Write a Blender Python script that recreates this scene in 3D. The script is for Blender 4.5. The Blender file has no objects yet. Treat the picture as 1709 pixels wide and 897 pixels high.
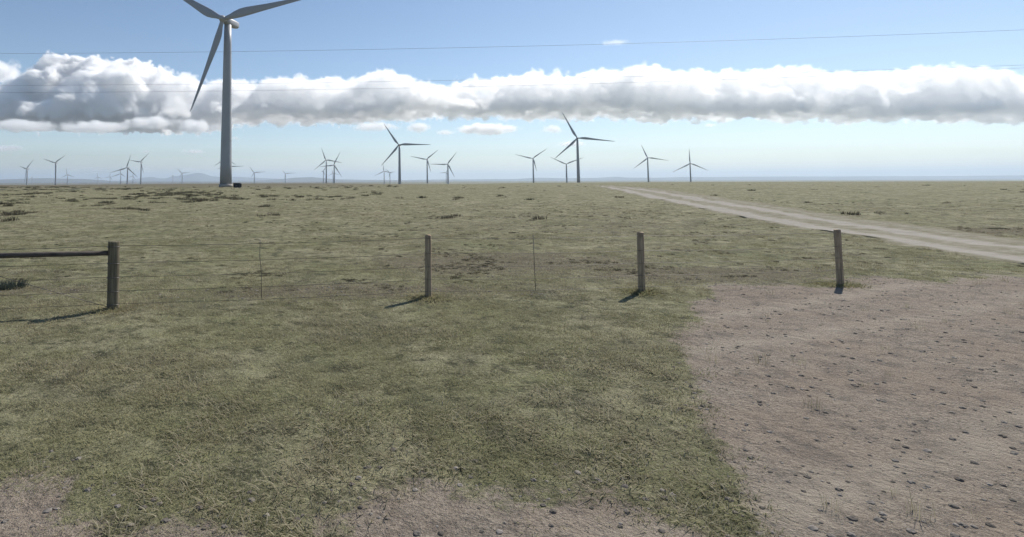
import bpy, bmesh, math, random
import numpy as np
from mathutils import Vector, Matrix
R = math.radians
random.seed(7)
rng = np.random.default_rng(7)
sc = bpy.context.scene
col = sc.collection

# ------------------------------------------------------------------ camera
F, CX, CY, HY = 950.0, 600.0, 236.0, 302.0        # focal length and optical centre in photograph pixels
W, H = 1709.0, 897.0
EYE = Vector((0, 0, 2.4))
ROLL = 0.0033
pitch = math.atan((HY - CY) / F)
fw = Vector((0, math.cos(pitch), math.sin(pitch)))
r0 = Vector((1, 0, 0)); u0 = Vector((0, -math.sin(pitch), math.cos(pitch)))
rt = r0 * math.cos(ROLL) - u0 * math.sin(ROLL)
up = u0 * math.cos(ROLL) + r0 * math.sin(ROLL)
cam_d = bpy.data.cameras.new('camera'); cam = bpy.data.objects.new('camera', cam_d); col.objects.link(cam)
cam_d.sensor_fit = 'HORIZONTAL'; cam_d.sensor_width = 36
cam_d.lens = 36 * F / W
cam_d.shift_x = (W / 2 - CX) / W
cam_d.shift_y = -(H / 2 - CY) / W
cam_d.clip_start = 0.05; cam_d.clip_end = 200000
cam.matrix_world = Matrix((( rt.x, up.x, -fw.x, EYE.x), (rt.y, up.y, -fw.y, EYE.y), (rt.z, up.z, -fw.z, EYE.z), (0, 0, 0, 1)))
sc.camera = cam

def ray(px, py):
    """direction through a pixel of the photograph, with unit forward (Y) distance"""
    v = fw + rt * ((px - CX) / F) - up * ((py - CY) / F)
    return v / v.y
def at(px, py, Y): return EYE + ray(px, py) * Y
def hor(px):       # image row of eye level at a column
    return HY - (px - CX) * ROLL

# ------------------------------------------------------------------ light
SUN_EL, SUN_AZ = R(43), R(42)      # azimuth clockwise from +Y
w = bpy.data.worlds.new('World'); sc.world = w; w.use_nodes = True
wn, wl = w.node_tree.nodes, w.node_tree.links
bg = wn['Background']
sky = wn.new('ShaderNodeTexSky'); sky.sky_type = 'NISHITA'; sky.sun_disc = False
sky.sun_elevation = SUN_EL; sky.sun_rotation = SUN_AZ
sky.altitude = 600; sky.air_density = 1.0; sky.dust_density = 0.4; sky.ozone_density = 2.2
wl.new(sky.outputs[0], bg.inputs[0]); bg.inputs[1].default_value = 0.070
sun_d = bpy.data.lights.new('sun', 'SUN'); sun_d.energy = 3.6; sun_d.angle = R(0.53); sun_d.color = (1.0, 0.95, 0.87)
sun = bpy.data.objects.new('sun', sun_d); col.objects.link(sun)
sdir = Vector((math.sin(SUN_AZ) * math.cos(SUN_EL), math.cos(SUN_AZ) * math.cos(SUN_EL), math.sin(SUN_EL)))
sun.rotation_euler = sdir.to_track_quat('Z', 'Y').to_euler(); sun.location = (0, 0, 50)
sc.view_settings.view_transform = 'Standard'; sc.view_settings.look = 'None'
sc.view_settings.exposure = 0.68; sc.view_settings.gamma = 1
sc.render.engine = 'CYCLES'
cy = sc.cycles
cy.use_denoising = True; cy.max_bounces = 32; cy.volume_bounces = 28; cy.diffuse_bounces = 3; cy.glossy_bounces = 2
cy.transparent_max_bounces = 16; cy.volume_step_rate = 1.0; cy.volume_max_steps = 512
cy.sample_clamp_indirect = 8

# ------------------------------------------------------------------ helpers
def tag(o, label=None, cat=None, group=None, kind=None):
    if label: o['label'] = label
    if cat: o['category'] = cat
    if group: o['group'] = group
    if kind: o['kind'] = kind
    return o
def empty(name, loc=(0, 0, 0), rz=0.0):
    o = bpy.data.objects.new(name, None); col.objects.link(o); o.location = loc; o.rotation_euler = (0, 0, rz)
    o.empty_display_size = 0.5
    return o
def link(name, me, m=None, parent=None):
    o = bpy.data.objects.new(name, me); col.objects.link(o)
    if m and not me.materials: me.materials.append(m)
    if parent: o.parent = parent
    return o
def mesh(name, verts, faces, m=None, parent=None, smooth=False):
    me = bpy.data.meshes.new(name); me.from_pydata([tuple(v) for v in verts], [], faces)
    if smooth: me.polygons.foreach_set('use_smooth', [True] * len(me.polygons))
    me.update()
    return link(name, me, m, parent)
def from_bm(name, bm, m=None, parent=None, smooth=False):
    me = bpy.data.meshes.new(name); bmesh.ops.recalc_face_normals(bm, faces=bm.faces); bm.to_mesh(me); bm.free()
    if smooth: me.polygons.foreach_set('use_smooth', [True] * len(me.polygons))
    return link(name, me, m, parent)
def rings(name, rs, m, parent=None, caps=True, smooth=True):
    """skin a list of equal-length vertex rings"""
    n = len(rs[0]); V = [v for r_ in rs for v in r_]; Fc = []
    for i in range(len(rs) - 1):
        for k in range(n):
            a, b = i * n + k, i * n + (k + 1) % n
            Fc.append((a, b, b + n, a + n))
    if caps:
        Fc.append(tuple(range(n - 1, -1, -1))); Fc.append(tuple(range((len(rs) - 1) * n, len(rs) * n)))
    return mesh(name, V, Fc, m, parent, smooth)
def tube(name, pts, rad, m, parent=None, n=8):
    pts = [Vector(p) for p in pts]; rs = []
    for i, p in enumerate(pts):
        t = (pts[min(i + 1, len(pts) - 1)] - pts[max(i - 1, 0)]).normalized()
        a = t.orthogonal().normalized() if abs(t.z) > 0.95 else t.cross(Vector((0, 0, 1))).normalized()
        b = t.cross(a); r_ = rad[i] if isinstance(rad, (list, tuple)) else rad
        rs.append([p + (a * math.cos(2 * math.pi * k / n) + b * math.sin(2 * math.pi * k / n)) * r_ for k in range(n)])
    return rings(name, rs, m, parent)
def box_bm(bm, c, s, bev=0.0):
    g = bmesh.ops.create_cube(bm, size=1, matrix=Matrix.Translation(c) @ Matrix.Diagonal((s[0], s[1], s[2], 1)))
    if bev:
        es = list({e for v in g['verts'] for e in v.link_edges})
        bmesh.ops.bevel(bm, geom=es, offset=bev, segments=2, affect='EDGES', profile=0.5)

class Mat:
    def __init__(s, name, rough=0.7, spec=0.3):
        s.m = bpy.data.materials.new(name); s.m.use_nodes = True
        s.n, s.l = s.m.node_tree.nodes, s.m.node_tree.links
        s.b = s.n['Principled BSDF']; s.b.inputs['Roughness'].default_value = rough
        s.b.inputs['Specular IOR Level'].default_value = spec
        s.tc = s.n.new('ShaderNodeTexCoord')
    def mapped(s, scale=(1, 1, 1), out='Object'):
        mp = s.n.new('ShaderNodeMapping'); mp.inputs['Scale'].default_value = scale
        s.l.new(s.tc.outputs[out], mp.inputs[0]); return mp.outputs[0]
    def noise(s, scale, detail=4, rough=0.6, vec=None, dist=0.0):
        t = s.n.new('ShaderNodeTexNoise'); t.inputs['Scale'].default_value = scale
        t.inputs['Detail'].default_value = detail; t.inputs['Roughness'].default_value = rough; t.inputs['Distortion'].default_value = dist
        s.l.new(vec or s.tc.outputs['Object'], t.inputs['Vector']); return t.outputs['Fac']
    def ramp(s, fac, stops):
        r_ = s.n.new('ShaderNodeValToRGB'); e = r_.color_ramp.elements
        while len(e) < len(stops): e.new(0.5)
        for k, (p, c) in enumerate(stops):
            e[k].position = p; e[k].color = (c, c, c, 1) if isinstance(c, (int, float)) else (*c, 1)
        s.l.new(fac, r_.inputs[0]); return r_.outputs[0]
    def mix(s, fac, a, b, mode='MIX'):
        x = s.n.new('ShaderNodeMix'); x.data_type = 'RGBA'; x.blend_type = mode
        for i, v in ((0, fac), (6, a), (7, b)):
            if isinstance(v, (int, float)): x.inputs[i].default_value = v
            elif isinstance(v, tuple): x.inputs[i].default_value = (*v, 1)
            else: s.l.new(v, x.inputs[i])
        return x.outputs[2]
    def math(s, op, a, b=0.0, c=0.0):
        x = s.n.new('ShaderNodeMath'); x.operation = op
        for i, v in enumerate((a, b, c)):
            if isinstance(v, (int, float)): x.inputs[i].default_value = v
            else: s.l.new(v, x.inputs[i])
        return x.outputs[0]
    def color(s, c):
        if isinstance(c, tuple): s.b.inputs['Base Color'].default_value = (*c, 1)
        else: s.l.new(c, s.b.inputs['Base Color'])
    def bump(s, h, strength=0.4, dist=0.02):
        b = s.n.new('ShaderNodeBump'); b.inputs['Strength'].default_value = strength; b.inputs['Distance'].default_value = dist
        s.l.new(h, b.inputs['Height']); s.l.new(b.outputs[0], s.b.inputs['Normal'])

# ------------------------------------------------------------------ materials
def m_ground():
    M = Mat('pasture', 0.95, 0.1)
    def attr(nm):
        q = M.n.new('ShaderNodeAttribute'); q.attribute_name = nm; return q.outputs['Fac']
    big = M.noise(0.022, 4, 0.6); mid = M.noise(0.35, 6, 0.7); fine = M.noise(2.6, 6, 0.75); tiny = M.noise(19, 5, 0.8); pat = M.noise(0.9, 5, 0.7)
    c1 = M.mix(M.ramp(big, [(0.35, 0.0), (0.68, 1.0)]), GREEN, OLIVE)
    c2 = M.mix(M.ramp(mid, [(0.40, 0.0), (0.60, 0.8)]), c1, STRAW)
    c2 = M.mix(M.ramp(M.noise(0.6, 6, 0.75, M.mapped((0.7, 1.0, 1)), 0.6), [(0.36, 0.6), (0.50, 0.0)]), c2, (0.075, 0.07, 0.045))
    c2 = M.mix(M.ramp(pat, [(0.46, 0.0), (0.62, 0.6)]), c2, (0.085, 0.085, 0.045))
    c3 = M.mix(M.ramp(fine, [(0.38, 0.95), (0.52, 0.0)]), c2, (0.05, 0.05, 0.03))
    c3 = M.mix(M.ramp(M.noise(4.5, 5, 0.7), [(0.56, 0.0), (0.68, 0.55)]), c3, (0.34, 0.32, 0.20))
    c4 = M.mix(M.ramp(tiny, [(0.54, 0.0), (0.66, 0.7)]), c3, (0.38, 0.35, 0.235))
    c4 = M.mix(M.ramp(M.noise(33, 4, 0.8), [(0.36, 0.65), (0.50, 0.0)]), c4, (0.045, 0.045, 0.025))
    grit = M.mix(fine, (0.055, 0.047, 0.028), (0.25, 0.215, 0.14))
    grit = M.mix(M.ramp(tiny, [(0.36, 0.7), (0.55, 0.0)]), grit, (0.045, 0.04, 0.038))
    sf = M.ramp(M.math('ADD', attr('soil'), M.math('MULTIPLY', M.math('SUBTRACT', M.noise(1.6, 6, 0.75), 0.5), 1.6)), [(0.45, 0.0), (0.76, 0.78)])
    c5 = M.mix(sf, c4, grit)
    c5 = M.mix(M.math('MULTIPLY', attr('heath'), M.ramp(mid, [(0.3, 0.5), (0.6, 1.0)])), c5, (0.115, 0.10, 0.072))
    v = M.n.new('ShaderNodeTexVoronoi'); v.inputs['Scale'].default_value = 34; v.inputs['Detail'].default_value = 2; v.inputs['Randomness'].default_value = 1
    M.l.new(M.tc.outputs['Object'], v.inputs['Vector'])
    gs = M.n.new('ShaderNodeSeparateColor'); M.l.new(v.outputs['Color'], gs.inputs[0])
    gr = M.mix(gs.outputs[0], (0.12, 0.10, 0.078), (0.30, 0.255, 0.205))
    gr = M.mix(M.ramp(M.noise(0.8, 5, 0.7), [(0.42, 0.0), (0.62, 0.7)]), gr, (0.27, 0.215, 0.165))
    gr = M.mix(M.ramp(fine, [(0.38, 0.6), (0.52, 0.0)]), gr, (0.10, 0.085, 0.075))
    gr = M.mix(M.ramp(M.noise(55, 5, 0.85), [(0.34, 0.9), (0.48, 0.0)]), gr, (0.06, 0.052, 0.045))
    gr = M.mix(M.ramp(M.noise(75, 4, 0.85), [(0.56, 0.0), (0.68, 0.8)]), gr, (0.46, 0.42, 0.37))
    gr = M.mix(M.math('MULTIPLY', attr('rut'), M.ramp(M.noise(1.3, 4, 0.7), [(0.3, 0.2), (0.6, 0.75)])), gr, M.mix(tiny, (0.25, 0.215, 0.17), (0.40, 0.35, 0.285)))
    gf = M.ramp(M.math('ADD', attr('gravel'), M.math('MULTIPLY', M.math('SUBTRACT', M.noise(2.2, 7, 0.8), 0.5), 1.3)), [(0.46, 0.0), (0.60, 1.0)])
    M.color(M.mix(gf, c5, gr))
    h = M.math('ADD', M.math('MULTIPLY', fine, 0.9), M.math('MULTIPLY', tiny, 0.3))
    M.bump(h, 0.9, 0.14)
    return M.m
GREEN, OLIVE, STRAW = (0.172, 0.178, 0.088), (0.235, 0.222, 0.125), (0.33, 0.305, 0.20)
def m_track():
    M = Mat('dirt track', 0.95, 0.1)
    at_ = M.n.new('ShaderNodeAttribute'); at_.attribute_name = 'across'
    t = at_.outputs['Fac']
    wob = M.noise(0.15, 3, 0.5)
    tt = M.math('ADD', t, M.math('MULTIPLY', M.math('SUBTRACT', wob, 0.5), 0.08))
    ruts = M.ramp(tt, [(0.0, 0.0), (0.06, 0.3), (0.11, 1.0), (0.20, 0.9), (0.30, 0.25), (0.44, 0.3), (0.52, 1.0), (0.60, 0.85), (0.68, 0.2), (0.82, 0.35), (0.9, 0.15), (0.97, 0.0)])
    n = M.noise(1.6, 6, 0.8)
    ruts = M.math('MULTIPLY_ADD', M.math('SUBTRACT', n, 0.5), 1.6, ruts)
    dirt = M.mix(n, (0.17, 0.155, 0.13), (0.39, 0.36, 0.315))
    mid = M.mix(n, (0.09, 0.085, 0.055), (0.24, 0.22, 0.14))
    M.color(M.mix(M.ramp(ruts, [(0.1, 0.0), (0.75, 1.0)]), mid, dirt)); M.bump(n, 0.7, 0.1)
    return M.m
def m_flat(name, c, rough=0.7, var=0.12, scale=3.0, spec=0.3, metal=0.0):
    M = Mat(name, rough, spec); n = M.noise(scale, 5, 0.65)
    M.color(M.mix(n, tuple(x * (1 - var) for x in c), tuple(min(1, x * (1 + var)) for x in c)))
    M.b.inputs['Metallic'].default_value = metal
    return M.m
def m_paint():
    M = Mat('turbine paint', 0.45, 0.4)
    st = M.noise(1.0, 5, 0.7, M.mapped((2.0, 2.0, 0.06)))
    n = M.noise(0.25, 4, 0.6)
    c = M.mix(st, (PAINT * 0.84, PAINT * 0.87, PAINT * 0.92), (PAINT * 0.96, PAINT, PAINT * 1.06))
    M.color(M.mix(M.ramp(n, [(0.4, 0.0), (0.8, 0.3)]), c, (PAINT * 0.72, PAINT * 0.73, PAINT * 0.74)))
    return M.m
PAINT = 0.37
def m_wood(ca=(0.13, 0.10, 0.07), cb=(0.52, 0.41, 0.29), axis=(28, 28, 1.6)):
    M = Mat('weathered wood', 0.9, 0.15)
    g = M.noise(1.0, 6, 0.7, M.mapped(axis))
    n = M.noise(6, 4, 0.6)
    c = M.mix(M.ramp(g, [(0.3, 0.0), (0.7, 1.0)]), ca, cb)
    M.color(M.mix(M.ramp(n, [(0.5, 0.0), (0.7, 0.5)]), c, tuple(v * 0.7 for v in cb)))
    M.bump(g, 0.7, 0.01)
    return M.m
def m_grass(name, c0, c1):
    M = Mat(name, 0.85, 0.15)
    oi = M.n.new('ShaderNodeObjectInfo')
    n = M.noise(0.35, 3, 0.6)
    a = M.n.new('ShaderNodeAttribute'); a.attribute_name = 'tone'; a.attribute_type = 'INSTANCER'
    M.color(M.mix(a.outputs['Fac'], c0, c1))
    tr = M.n.new('ShaderNodeBsdfTranslucent'); mx = M.n.new('ShaderNodeMixShader'); mx.inputs[0].default_value = 0.4
    M.l.new(M.mix(a.outputs['Fac'], c0, c1), tr.inputs[0])
    M.l.new(M.b.outputs[0], mx.inputs[1]); M.l.new(tr.outputs[0], mx.inputs[2])
    M.l.new(mx.outputs[0], M.n['Material Output'].inputs[0])
    return M.m
MG, MT, MP, MW = m_ground(), m_track(), m_paint(), m_wood()
MW2 = m_wood((0.04, 0.035, 0.033), (0.15, 0.13, 0.115), (1.6, 28, 28))
MW3 = m_wood((0.05, 0.045, 0.03), (0.25, 0.215, 0.15))
M_wire = m_flat('fence wire', (0.12, 0.11, 0.10), 0.5, 0.2, 20, 0.5, 0.6)
M_cable = m_flat('power cable', (0.34, 0.34, 0.35), 0.5)
M_conc = m_flat('concrete', (0.38, 0.36, 0.33), 0.9)
M_box = m_flat('transformer paint', (0.022, 0.026, 0.03), 0.6)
M_door = m_flat('door paint', (0.30, 0.31, 0.32), 0.5)

# ------------------------------------------------------------------ terrain
def vnoise(x, y, s, seed=0):
    """cheap value noise in numpy"""
    x = x / s + 1000 + seed * 17.3; y = y / s + 1000 + seed * 5.7
    xi, yi = np.floor(x).astype(int), np.floor(y).astype(int); fx_, fy_ = x - xi, y - yi
    fx_ = fx_ * fx_ * (3 - 2 * fx_); fy_ = fy_ * fy_ * (3 - 2 * fy_)
    def h(i, j): v = np.sin(i * 127.1 + j * 311.7 + seed) * 43758.5453; return v - np.floor(v)
    return (h(xi, yi) * (1 - fx_) + h(xi + 1, yi) * fx_) * (1 - fy_) + (h(xi, yi + 1) * (1 - fx_) + h(xi + 1, yi + 1) * fx_) * fy_
_ce = [(-300, 309.0), (0, 309.2), (100, 309.0), (200, 308.0), (300, 307.2), (450, 306.4), (560, 306.2), (640, 307.4), (800, 307.2), (860, 305.6), (1000, 304.8), (1200, 303.8), (1709, 302.6)]
def crest_z(X, Y):
    px = CX + F * X / Y
    row = np.interp(px, [a for a, b in _ce], [b for a, b in _ce])
    return EYE.z - (row - (HY - (px - CX) * ROLL)) / F * 700.0
def hills1(X):   # unused helper kept simple: long swells of the plain
    return np.sin(X / 900.0) * 0.5
def ground_z(X, Y):
    X = np.asarray(X, float); Y = np.asarray(Y, float)
    D = np.maximum(Y, 1.0)
    flat = np.interp(Y, [-200, 12, 60, 270, 480], [0.0, 0.0, -0.12, -0.62, -0.75])
    cz = crest_z(X, np.maximum(D, 60))
    t = np.clip((Y - 290) / 410.0, 0, 1); t = t * t * (3 - 2 * t)
    z = flat * (1 - t) + cz * t
    far = np.interp(Y, [700, 1000, 1500, 2600, 6000, 60000], [0, -3.5, -11, -20, -24, -30])
    z = np.where(Y > 700, cz * np.exp(-(Y - 700) / 1500) + far, z)
    # low hummocks of the pasture
    def bumps(x, y): return (np.sin(x * 0.31 + 1.3 * np.sin(y * 0.13)) * np.sin(y * 0.23 + 1.1 * np.sin(x * 0.17))
                             + 0.5 * np.sin(x * 0.83 + y * 0.31) * np.sin(y * 0.71 - x * 0.37))
    amp = np.interp(Y, [0, 10, 16, 60, 120, 400, 800], [0.0, 0.0, 0.03, 0.05, 0.13, 0.22, 0.0])
    z = z + amp * bumps(X, Y)
    # tussocky unevenness, a few centimetres high
    a2 = np.interp(Y, [-50, 4, 14, 25, 60, 300, 420], [0.012, 0.02, 0.05, 0.08, 0.13, 0.28, 0.0])
    z = z + a2 * ((vnoise(X, Y, 2.4, 51) - 0.5) * 1.2 + (vnoise(X, Y, 0.9, 52) - 0.5) * np.interp(Y, [0, 60, 110], [1.0, 1.0, 0.0]) + (vnoise(X, Y, 6.0, 53) - 0.5) * 1.4)
    return z
def gz(x, y): return float(ground_z(np.array([x]), np.array([y]))[0])
def sheet(name, us, ys, fx, zf, m, smooth=True):
    """grid of len(us) x len(ys); fx(u, y) gives x"""
    U, Yv = np.meshgrid(us, ys); X = fx(U, Yv); Z = zf(X, Yv)
    V = np.stack([X, Yv, Z], -1).reshape(-1, 3); nu, ny = len(us), len(ys)
    idx = np.arange(nu * ny).reshape(ny, nu)
    Fc = np.stack([idx[:-1, :-1], idx[:-1, 1:], idx[1:, 1:], idx[1:, :-1]], -1).reshape(-1, 4)
    me = bpy.data.meshes.new(name); me.vertices.add(len(V)); me.vertices.foreach_set('co', V.ravel())
    me.loops.add(Fc.size); me.loops.foreach_set('vertex_index', Fc.ravel().astype(np.int32))
    me.polygons.add(len(Fc)); me.polygons.foreach_set('loop_start', np.arange(len(Fc), dtype=np.int32) * 4)
    me.update(calc_edges=True); me.validate()
    if smooth: me.polygons.foreach_set('use_smooth', [True] * len(me.polygons))
    return link(name, me, m)
ys = np.concatenate([np.arange(-60, 2, 4), np.arange(2, 26, 0.14), np.geomspace(26, 900, 420), np.geomspace(910, 60000, 90)])
g = sheet('ground', np.linspace(-1, 1, 520), ys, lambda u, y: u * (np.maximum(y, 0) * 1.5 + 40) , ground_z, MG)
tag(g, 'olive green grazed pasture running flat to the horizon', kind='structure')

# mountains and mesas on the horizon: real ridges with width and depth
def ridge(name, Y, depth, rows, m, label, seed):
    rs = np.random.default_rng(seed)
    px = np.linspace(rows[0][0], rows[-1][0], 260)
    top = np.interp(px, [a for a, b in rows], [b for a, b in rows])
    hz = (HY - (px - CX) * ROLL)
    n = np.cumsum(rs.normal(0, 0.10, len(px))); n -= np.interp(np.arange(len(n)), np.arange(0, len(n), 12), n[::12])
    hgt = np.maximum((hz - top) / F * Y + n * Y / F * 0.6, 4)
    prof = [(-1, -0.02), (-0.7, 0.18), (-0.4, 0.5), (-0.15, 0.85), (0, 1.0), (0.2, 0.9), (0.6, 0.4), (1, -0.02)]
    V = []; Fc = []; k = len(prof)
    for i in range(len(px)):
        X = (px[i] - CX) / F * Y
        for (d, s) in prof:
            j = rs.normal(0, 0.05) if 0 < s < 1 else 0
            V.append((X, Y + d * depth, -32 + (hgt[i] + 32) * (s + j)))
    for i in range(len(px) - 1):
        for q in range(k - 1):
            a = i * k + q; Fc.append((a, a + 1, a + k + 1, a + k))
    o = mesh(name, V, Fc, m, None, True); tag(o, label, kind='structure'); return o
M_hill = m_flat('sage hills', (0.10, 0.10, 0.085), 0.95, 0.25, 0.0012)
ridge('hills', 21000, 2500, [(-450, 300), (-100, 299.5), (0, 300), (30, 299), (60, 298), (80, 297.5), (110, 298.5), (150, 299.5), (175, 302), (215, 302), (240, 302.2), (330, 302.4), (420, 302), (470, 299), (490, 297), (520, 295.8), (540, 297.5), (560, 299.5), (600, 300.2), (650, 300.6), (720, 301)], M_hill,
      'low blue hazy mesa hills on the left horizon', 3)
ridge('mountains', 32000, 3000, [(130, 303), (205, 303), (225, 299.5), (240, 296.5), (252, 295.6), (262, 297.5), (275, 298.5), (290, 294.5), (305, 292.8), (318, 290.8), (328, 289), (336, 289), (345, 292), (352, 294.5), (372, 295.5), (400, 295.8), (425, 297), (460, 298.5), (520, 301), (600, 302)], M_hill,
      'faint blue mountain peaks behind the tall turbine', 5)
ridge('far_hills', 25000, 2500, [(640, 303), (700, 300.2), (790, 299.6), (860, 299), (900, 296.9), (912, 297.2), (950, 297.6), (1000, 297), (1015, 295.8), (1030, 295.4), (1045, 296.6), (1100, 296.8), (1140, 295.6), (1180, 295.8), (1300, 295), (1500, 294.5), (1709, 293), (2200, 293)], M_hill,
      'long low lilac ridge on the right horizon', 9)

# ------------------------------------------------------------------ dirt track and gravel verge
near_e = [(300, 123), (165, 72.5), (110, 51.5), (68, 36), (43, 26.6), (30, 22.6), (20, 19.5), (12.5, 17.6), (7, 14.5), (0, 11), (-12, 6)]
far_e = [(300, 131), (230, 112), (150, 82), (100, 60), (67, 45.5), (43, 34.5), (30, 29.6), (20, 26), (12.5, 23.4), (7, 21.5), (0, 19), (-12, 15)]
ty = np.concatenate([np.linspace(-10, 40, 160), np.geomspace(40.5, 298, 160)])
def edge(tab, y):
    t = sorted(tab); return np.interp(y, [a for a, b in t], [b for a, b in t])
us = np.linspace(0, 1, 25)
def fxt(u, y):
    return edge(near_e, y) * (1 - u) + edge(far_e, y) * u + (0.35 * np.sin(y * 0.55 + 5 * u) + 0.25 * np.sin(y * 1.7 + 9 * u)) * (np.abs(u - 0.5) > 0.48)
tr = sheet('dirt_road', us, ty, fxt, lambda X, Y: ground_z(X, Y) + 0.035, MT)
for i_, v_ in enumerate(tr.data.vertices):
    if i_ % 25 in (0, 24): v_.co.z -= 0.10
a_ = tr.data.attributes.new('across', 'FLOAT', 'POINT')
a_.data.foreach_set('value', np.tile(us, len(ty)))
tag(tr, 'pale two-rut dirt track curving away to the right', kind='structure')
def verge_edge(X): return 4.4 + 0.35 * np.sin(X * 1.7) + 0.2 * np.sin(X * 4.1) + np.interp(X, [-30, 2.6, 6.6, 8.4, 12, 45], [0, 0, 7.4, 8.6, 9.4, 11])
def ell(X, Y, cx_, cy_, rx, ry): return np.clip(1.25 - np.hypot((X - cx_) / rx, (Y - cy_) / ry), 0, 1)
def soil_mask(X, Y):
    m = 1.35 * np.maximum.reduce([ell(X, Y, 4.4, 17.0, 5.6, 3.2), ell(X, Y, -0.5, 12.6, 4.5, 1.3) * 0.9, ell(X, Y, 9, 14.8, 5, 1.8), ell(X, Y, -7.5, 13, 3, 1.0) * 0.8,
                           ell(X, Y, 30, 27, 12, 3) * 0.8, 0.5 * ell(X, Y, 13, 34, 16, 16)])
    return np.clip(m * 0.75 + (vnoise(X, Y, 3.0, 41) - 0.5) * 0.25 + 0.02, 0, 1)
def gravel_mask(X, Y): return np.clip((verge_edge(X) - Y) * 0.55 + 0.5, 0, 1)
gx_, gy_, _z = [np.empty(len(g.data.vertices)) for _ in range(3)]
co = np.empty(len(g.data.vertices) * 3, np.float32); g.data.vertices.foreach_get('co', co); co = co.reshape(-1, 3)
gX, gY = co[:, 0].astype(float), co[:, 1].astype(float)
heath = np.clip((gY - 170) / 250, 0, 1) * np.clip(1.1 - (gX / np.maximum(gY, 1) + 0.15) / 0.3, 0, 1) * 0.9
rut = np.zeros(len(gX))
for off in (0.0, 1.65, 4.6, 6.25):
    rut = np.maximum(rut, np.exp(-((gY - (2.3 + off + 0.42 * np.maximum(gX - 2, -2) + 0.12 * np.sin(gX * 0.6 + off))) / 0.26) ** 2))
for nm, arr in (('rut', rut), ('soil', soil_mask(gX, gY)), ('gravel', gravel_mask(gX, gY)), ('heath', heath)):
    q = g.data.attributes.new(nm, 'FLOAT', 'POINT'); q.data.foreach_set('value', arr.astype(np.float32))

# ------------------------------------------------------------------ haze
HAZE = 4.3e-5
hz_bm = bmesh.new(); box_bm(hz_bm, (0, 17000, 310), (120000, 90000, 780 + 100))
hz = from_bm('haze', hz_bm); mh = bpy.data.materials.new('haze air'); mh.use_nodes = True
mh.node_tree.nodes.clear(); o_ = mh.node_tree.nodes.new('ShaderNodeOutputMaterial'); pv = mh.node_tree.nodes.new('ShaderNodeVolumePrincipled')
pv.inputs['Color'].default_value = (0.66, 0.80, 0.97, 1); pv.inputs['Density'].default_value = HAZE; pv.inputs['Anisotropy'].default_value = 0.2
mh.node_tree.links.new(pv.outputs[0], o_.inputs['Volume']); hz.data.materials.append(mh)
tag(hz, 'pale blue haze over the distant plain', kind='stuff')

# ------------------------------------------------------------------ clouds (volumes lit by the sun)
BAND_TOP = [(-250, 120), (0, 150), (60, 140), (90, 118), (102, 106), (120, 98), (140, 96), (160, 98), (180, 94), (200, 98), (215, 101), (235, 98), (250, 99), (270, 107), (290, 117), (330, 126), (350, 135), (385, 131), (400, 128), (430, 134), (460, 127), (490, 125), (520, 131), (550, 127), (590, 130), (610, 122), (628, 118), (650, 121), (670, 128), (690, 136), (740, 138), (760, 131), (810, 126), (850, 126), (870, 122), (890, 116), (930, 116), (970, 121), (1000, 113), (1020, 115), (1040, 109), (1060, 106), (1080, 106), (1110, 115), (1150, 118), (1170, 122), (1200, 117), (1280, 112), (1360, 124), (1450, 118), (1540, 108), (1640, 122), (1760, 116), (1900, 130)]
BAND_BOT = [(-250, 212), (0, 214), (100, 216), (350, 219), (400, 209), (600, 207), (720, 201), (1000, 199), (1100, 204), (1200, 202), (1450, 206), (1900, 204)]
def cloud_mat(name, dens, aniso=0.35):
    m = bpy.data.materials.new(name); m.use_nodes = True; nt = m.node_tree; nt.nodes.clear()
    o = nt.nodes.new('ShaderNodeOutputMaterial'); v = nt.nodes.new('ShaderNodeVolumePrincipled')
    v.inputs['Color'].default_value = (1.0, 1.0, 1.0, 1); v.inputs['Density'].default_value = dens
    v.inputs['Anisotropy'].default_value = aniso
    nt.links.new(v.outputs[0], o.inputs['Volume']); return m
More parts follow.
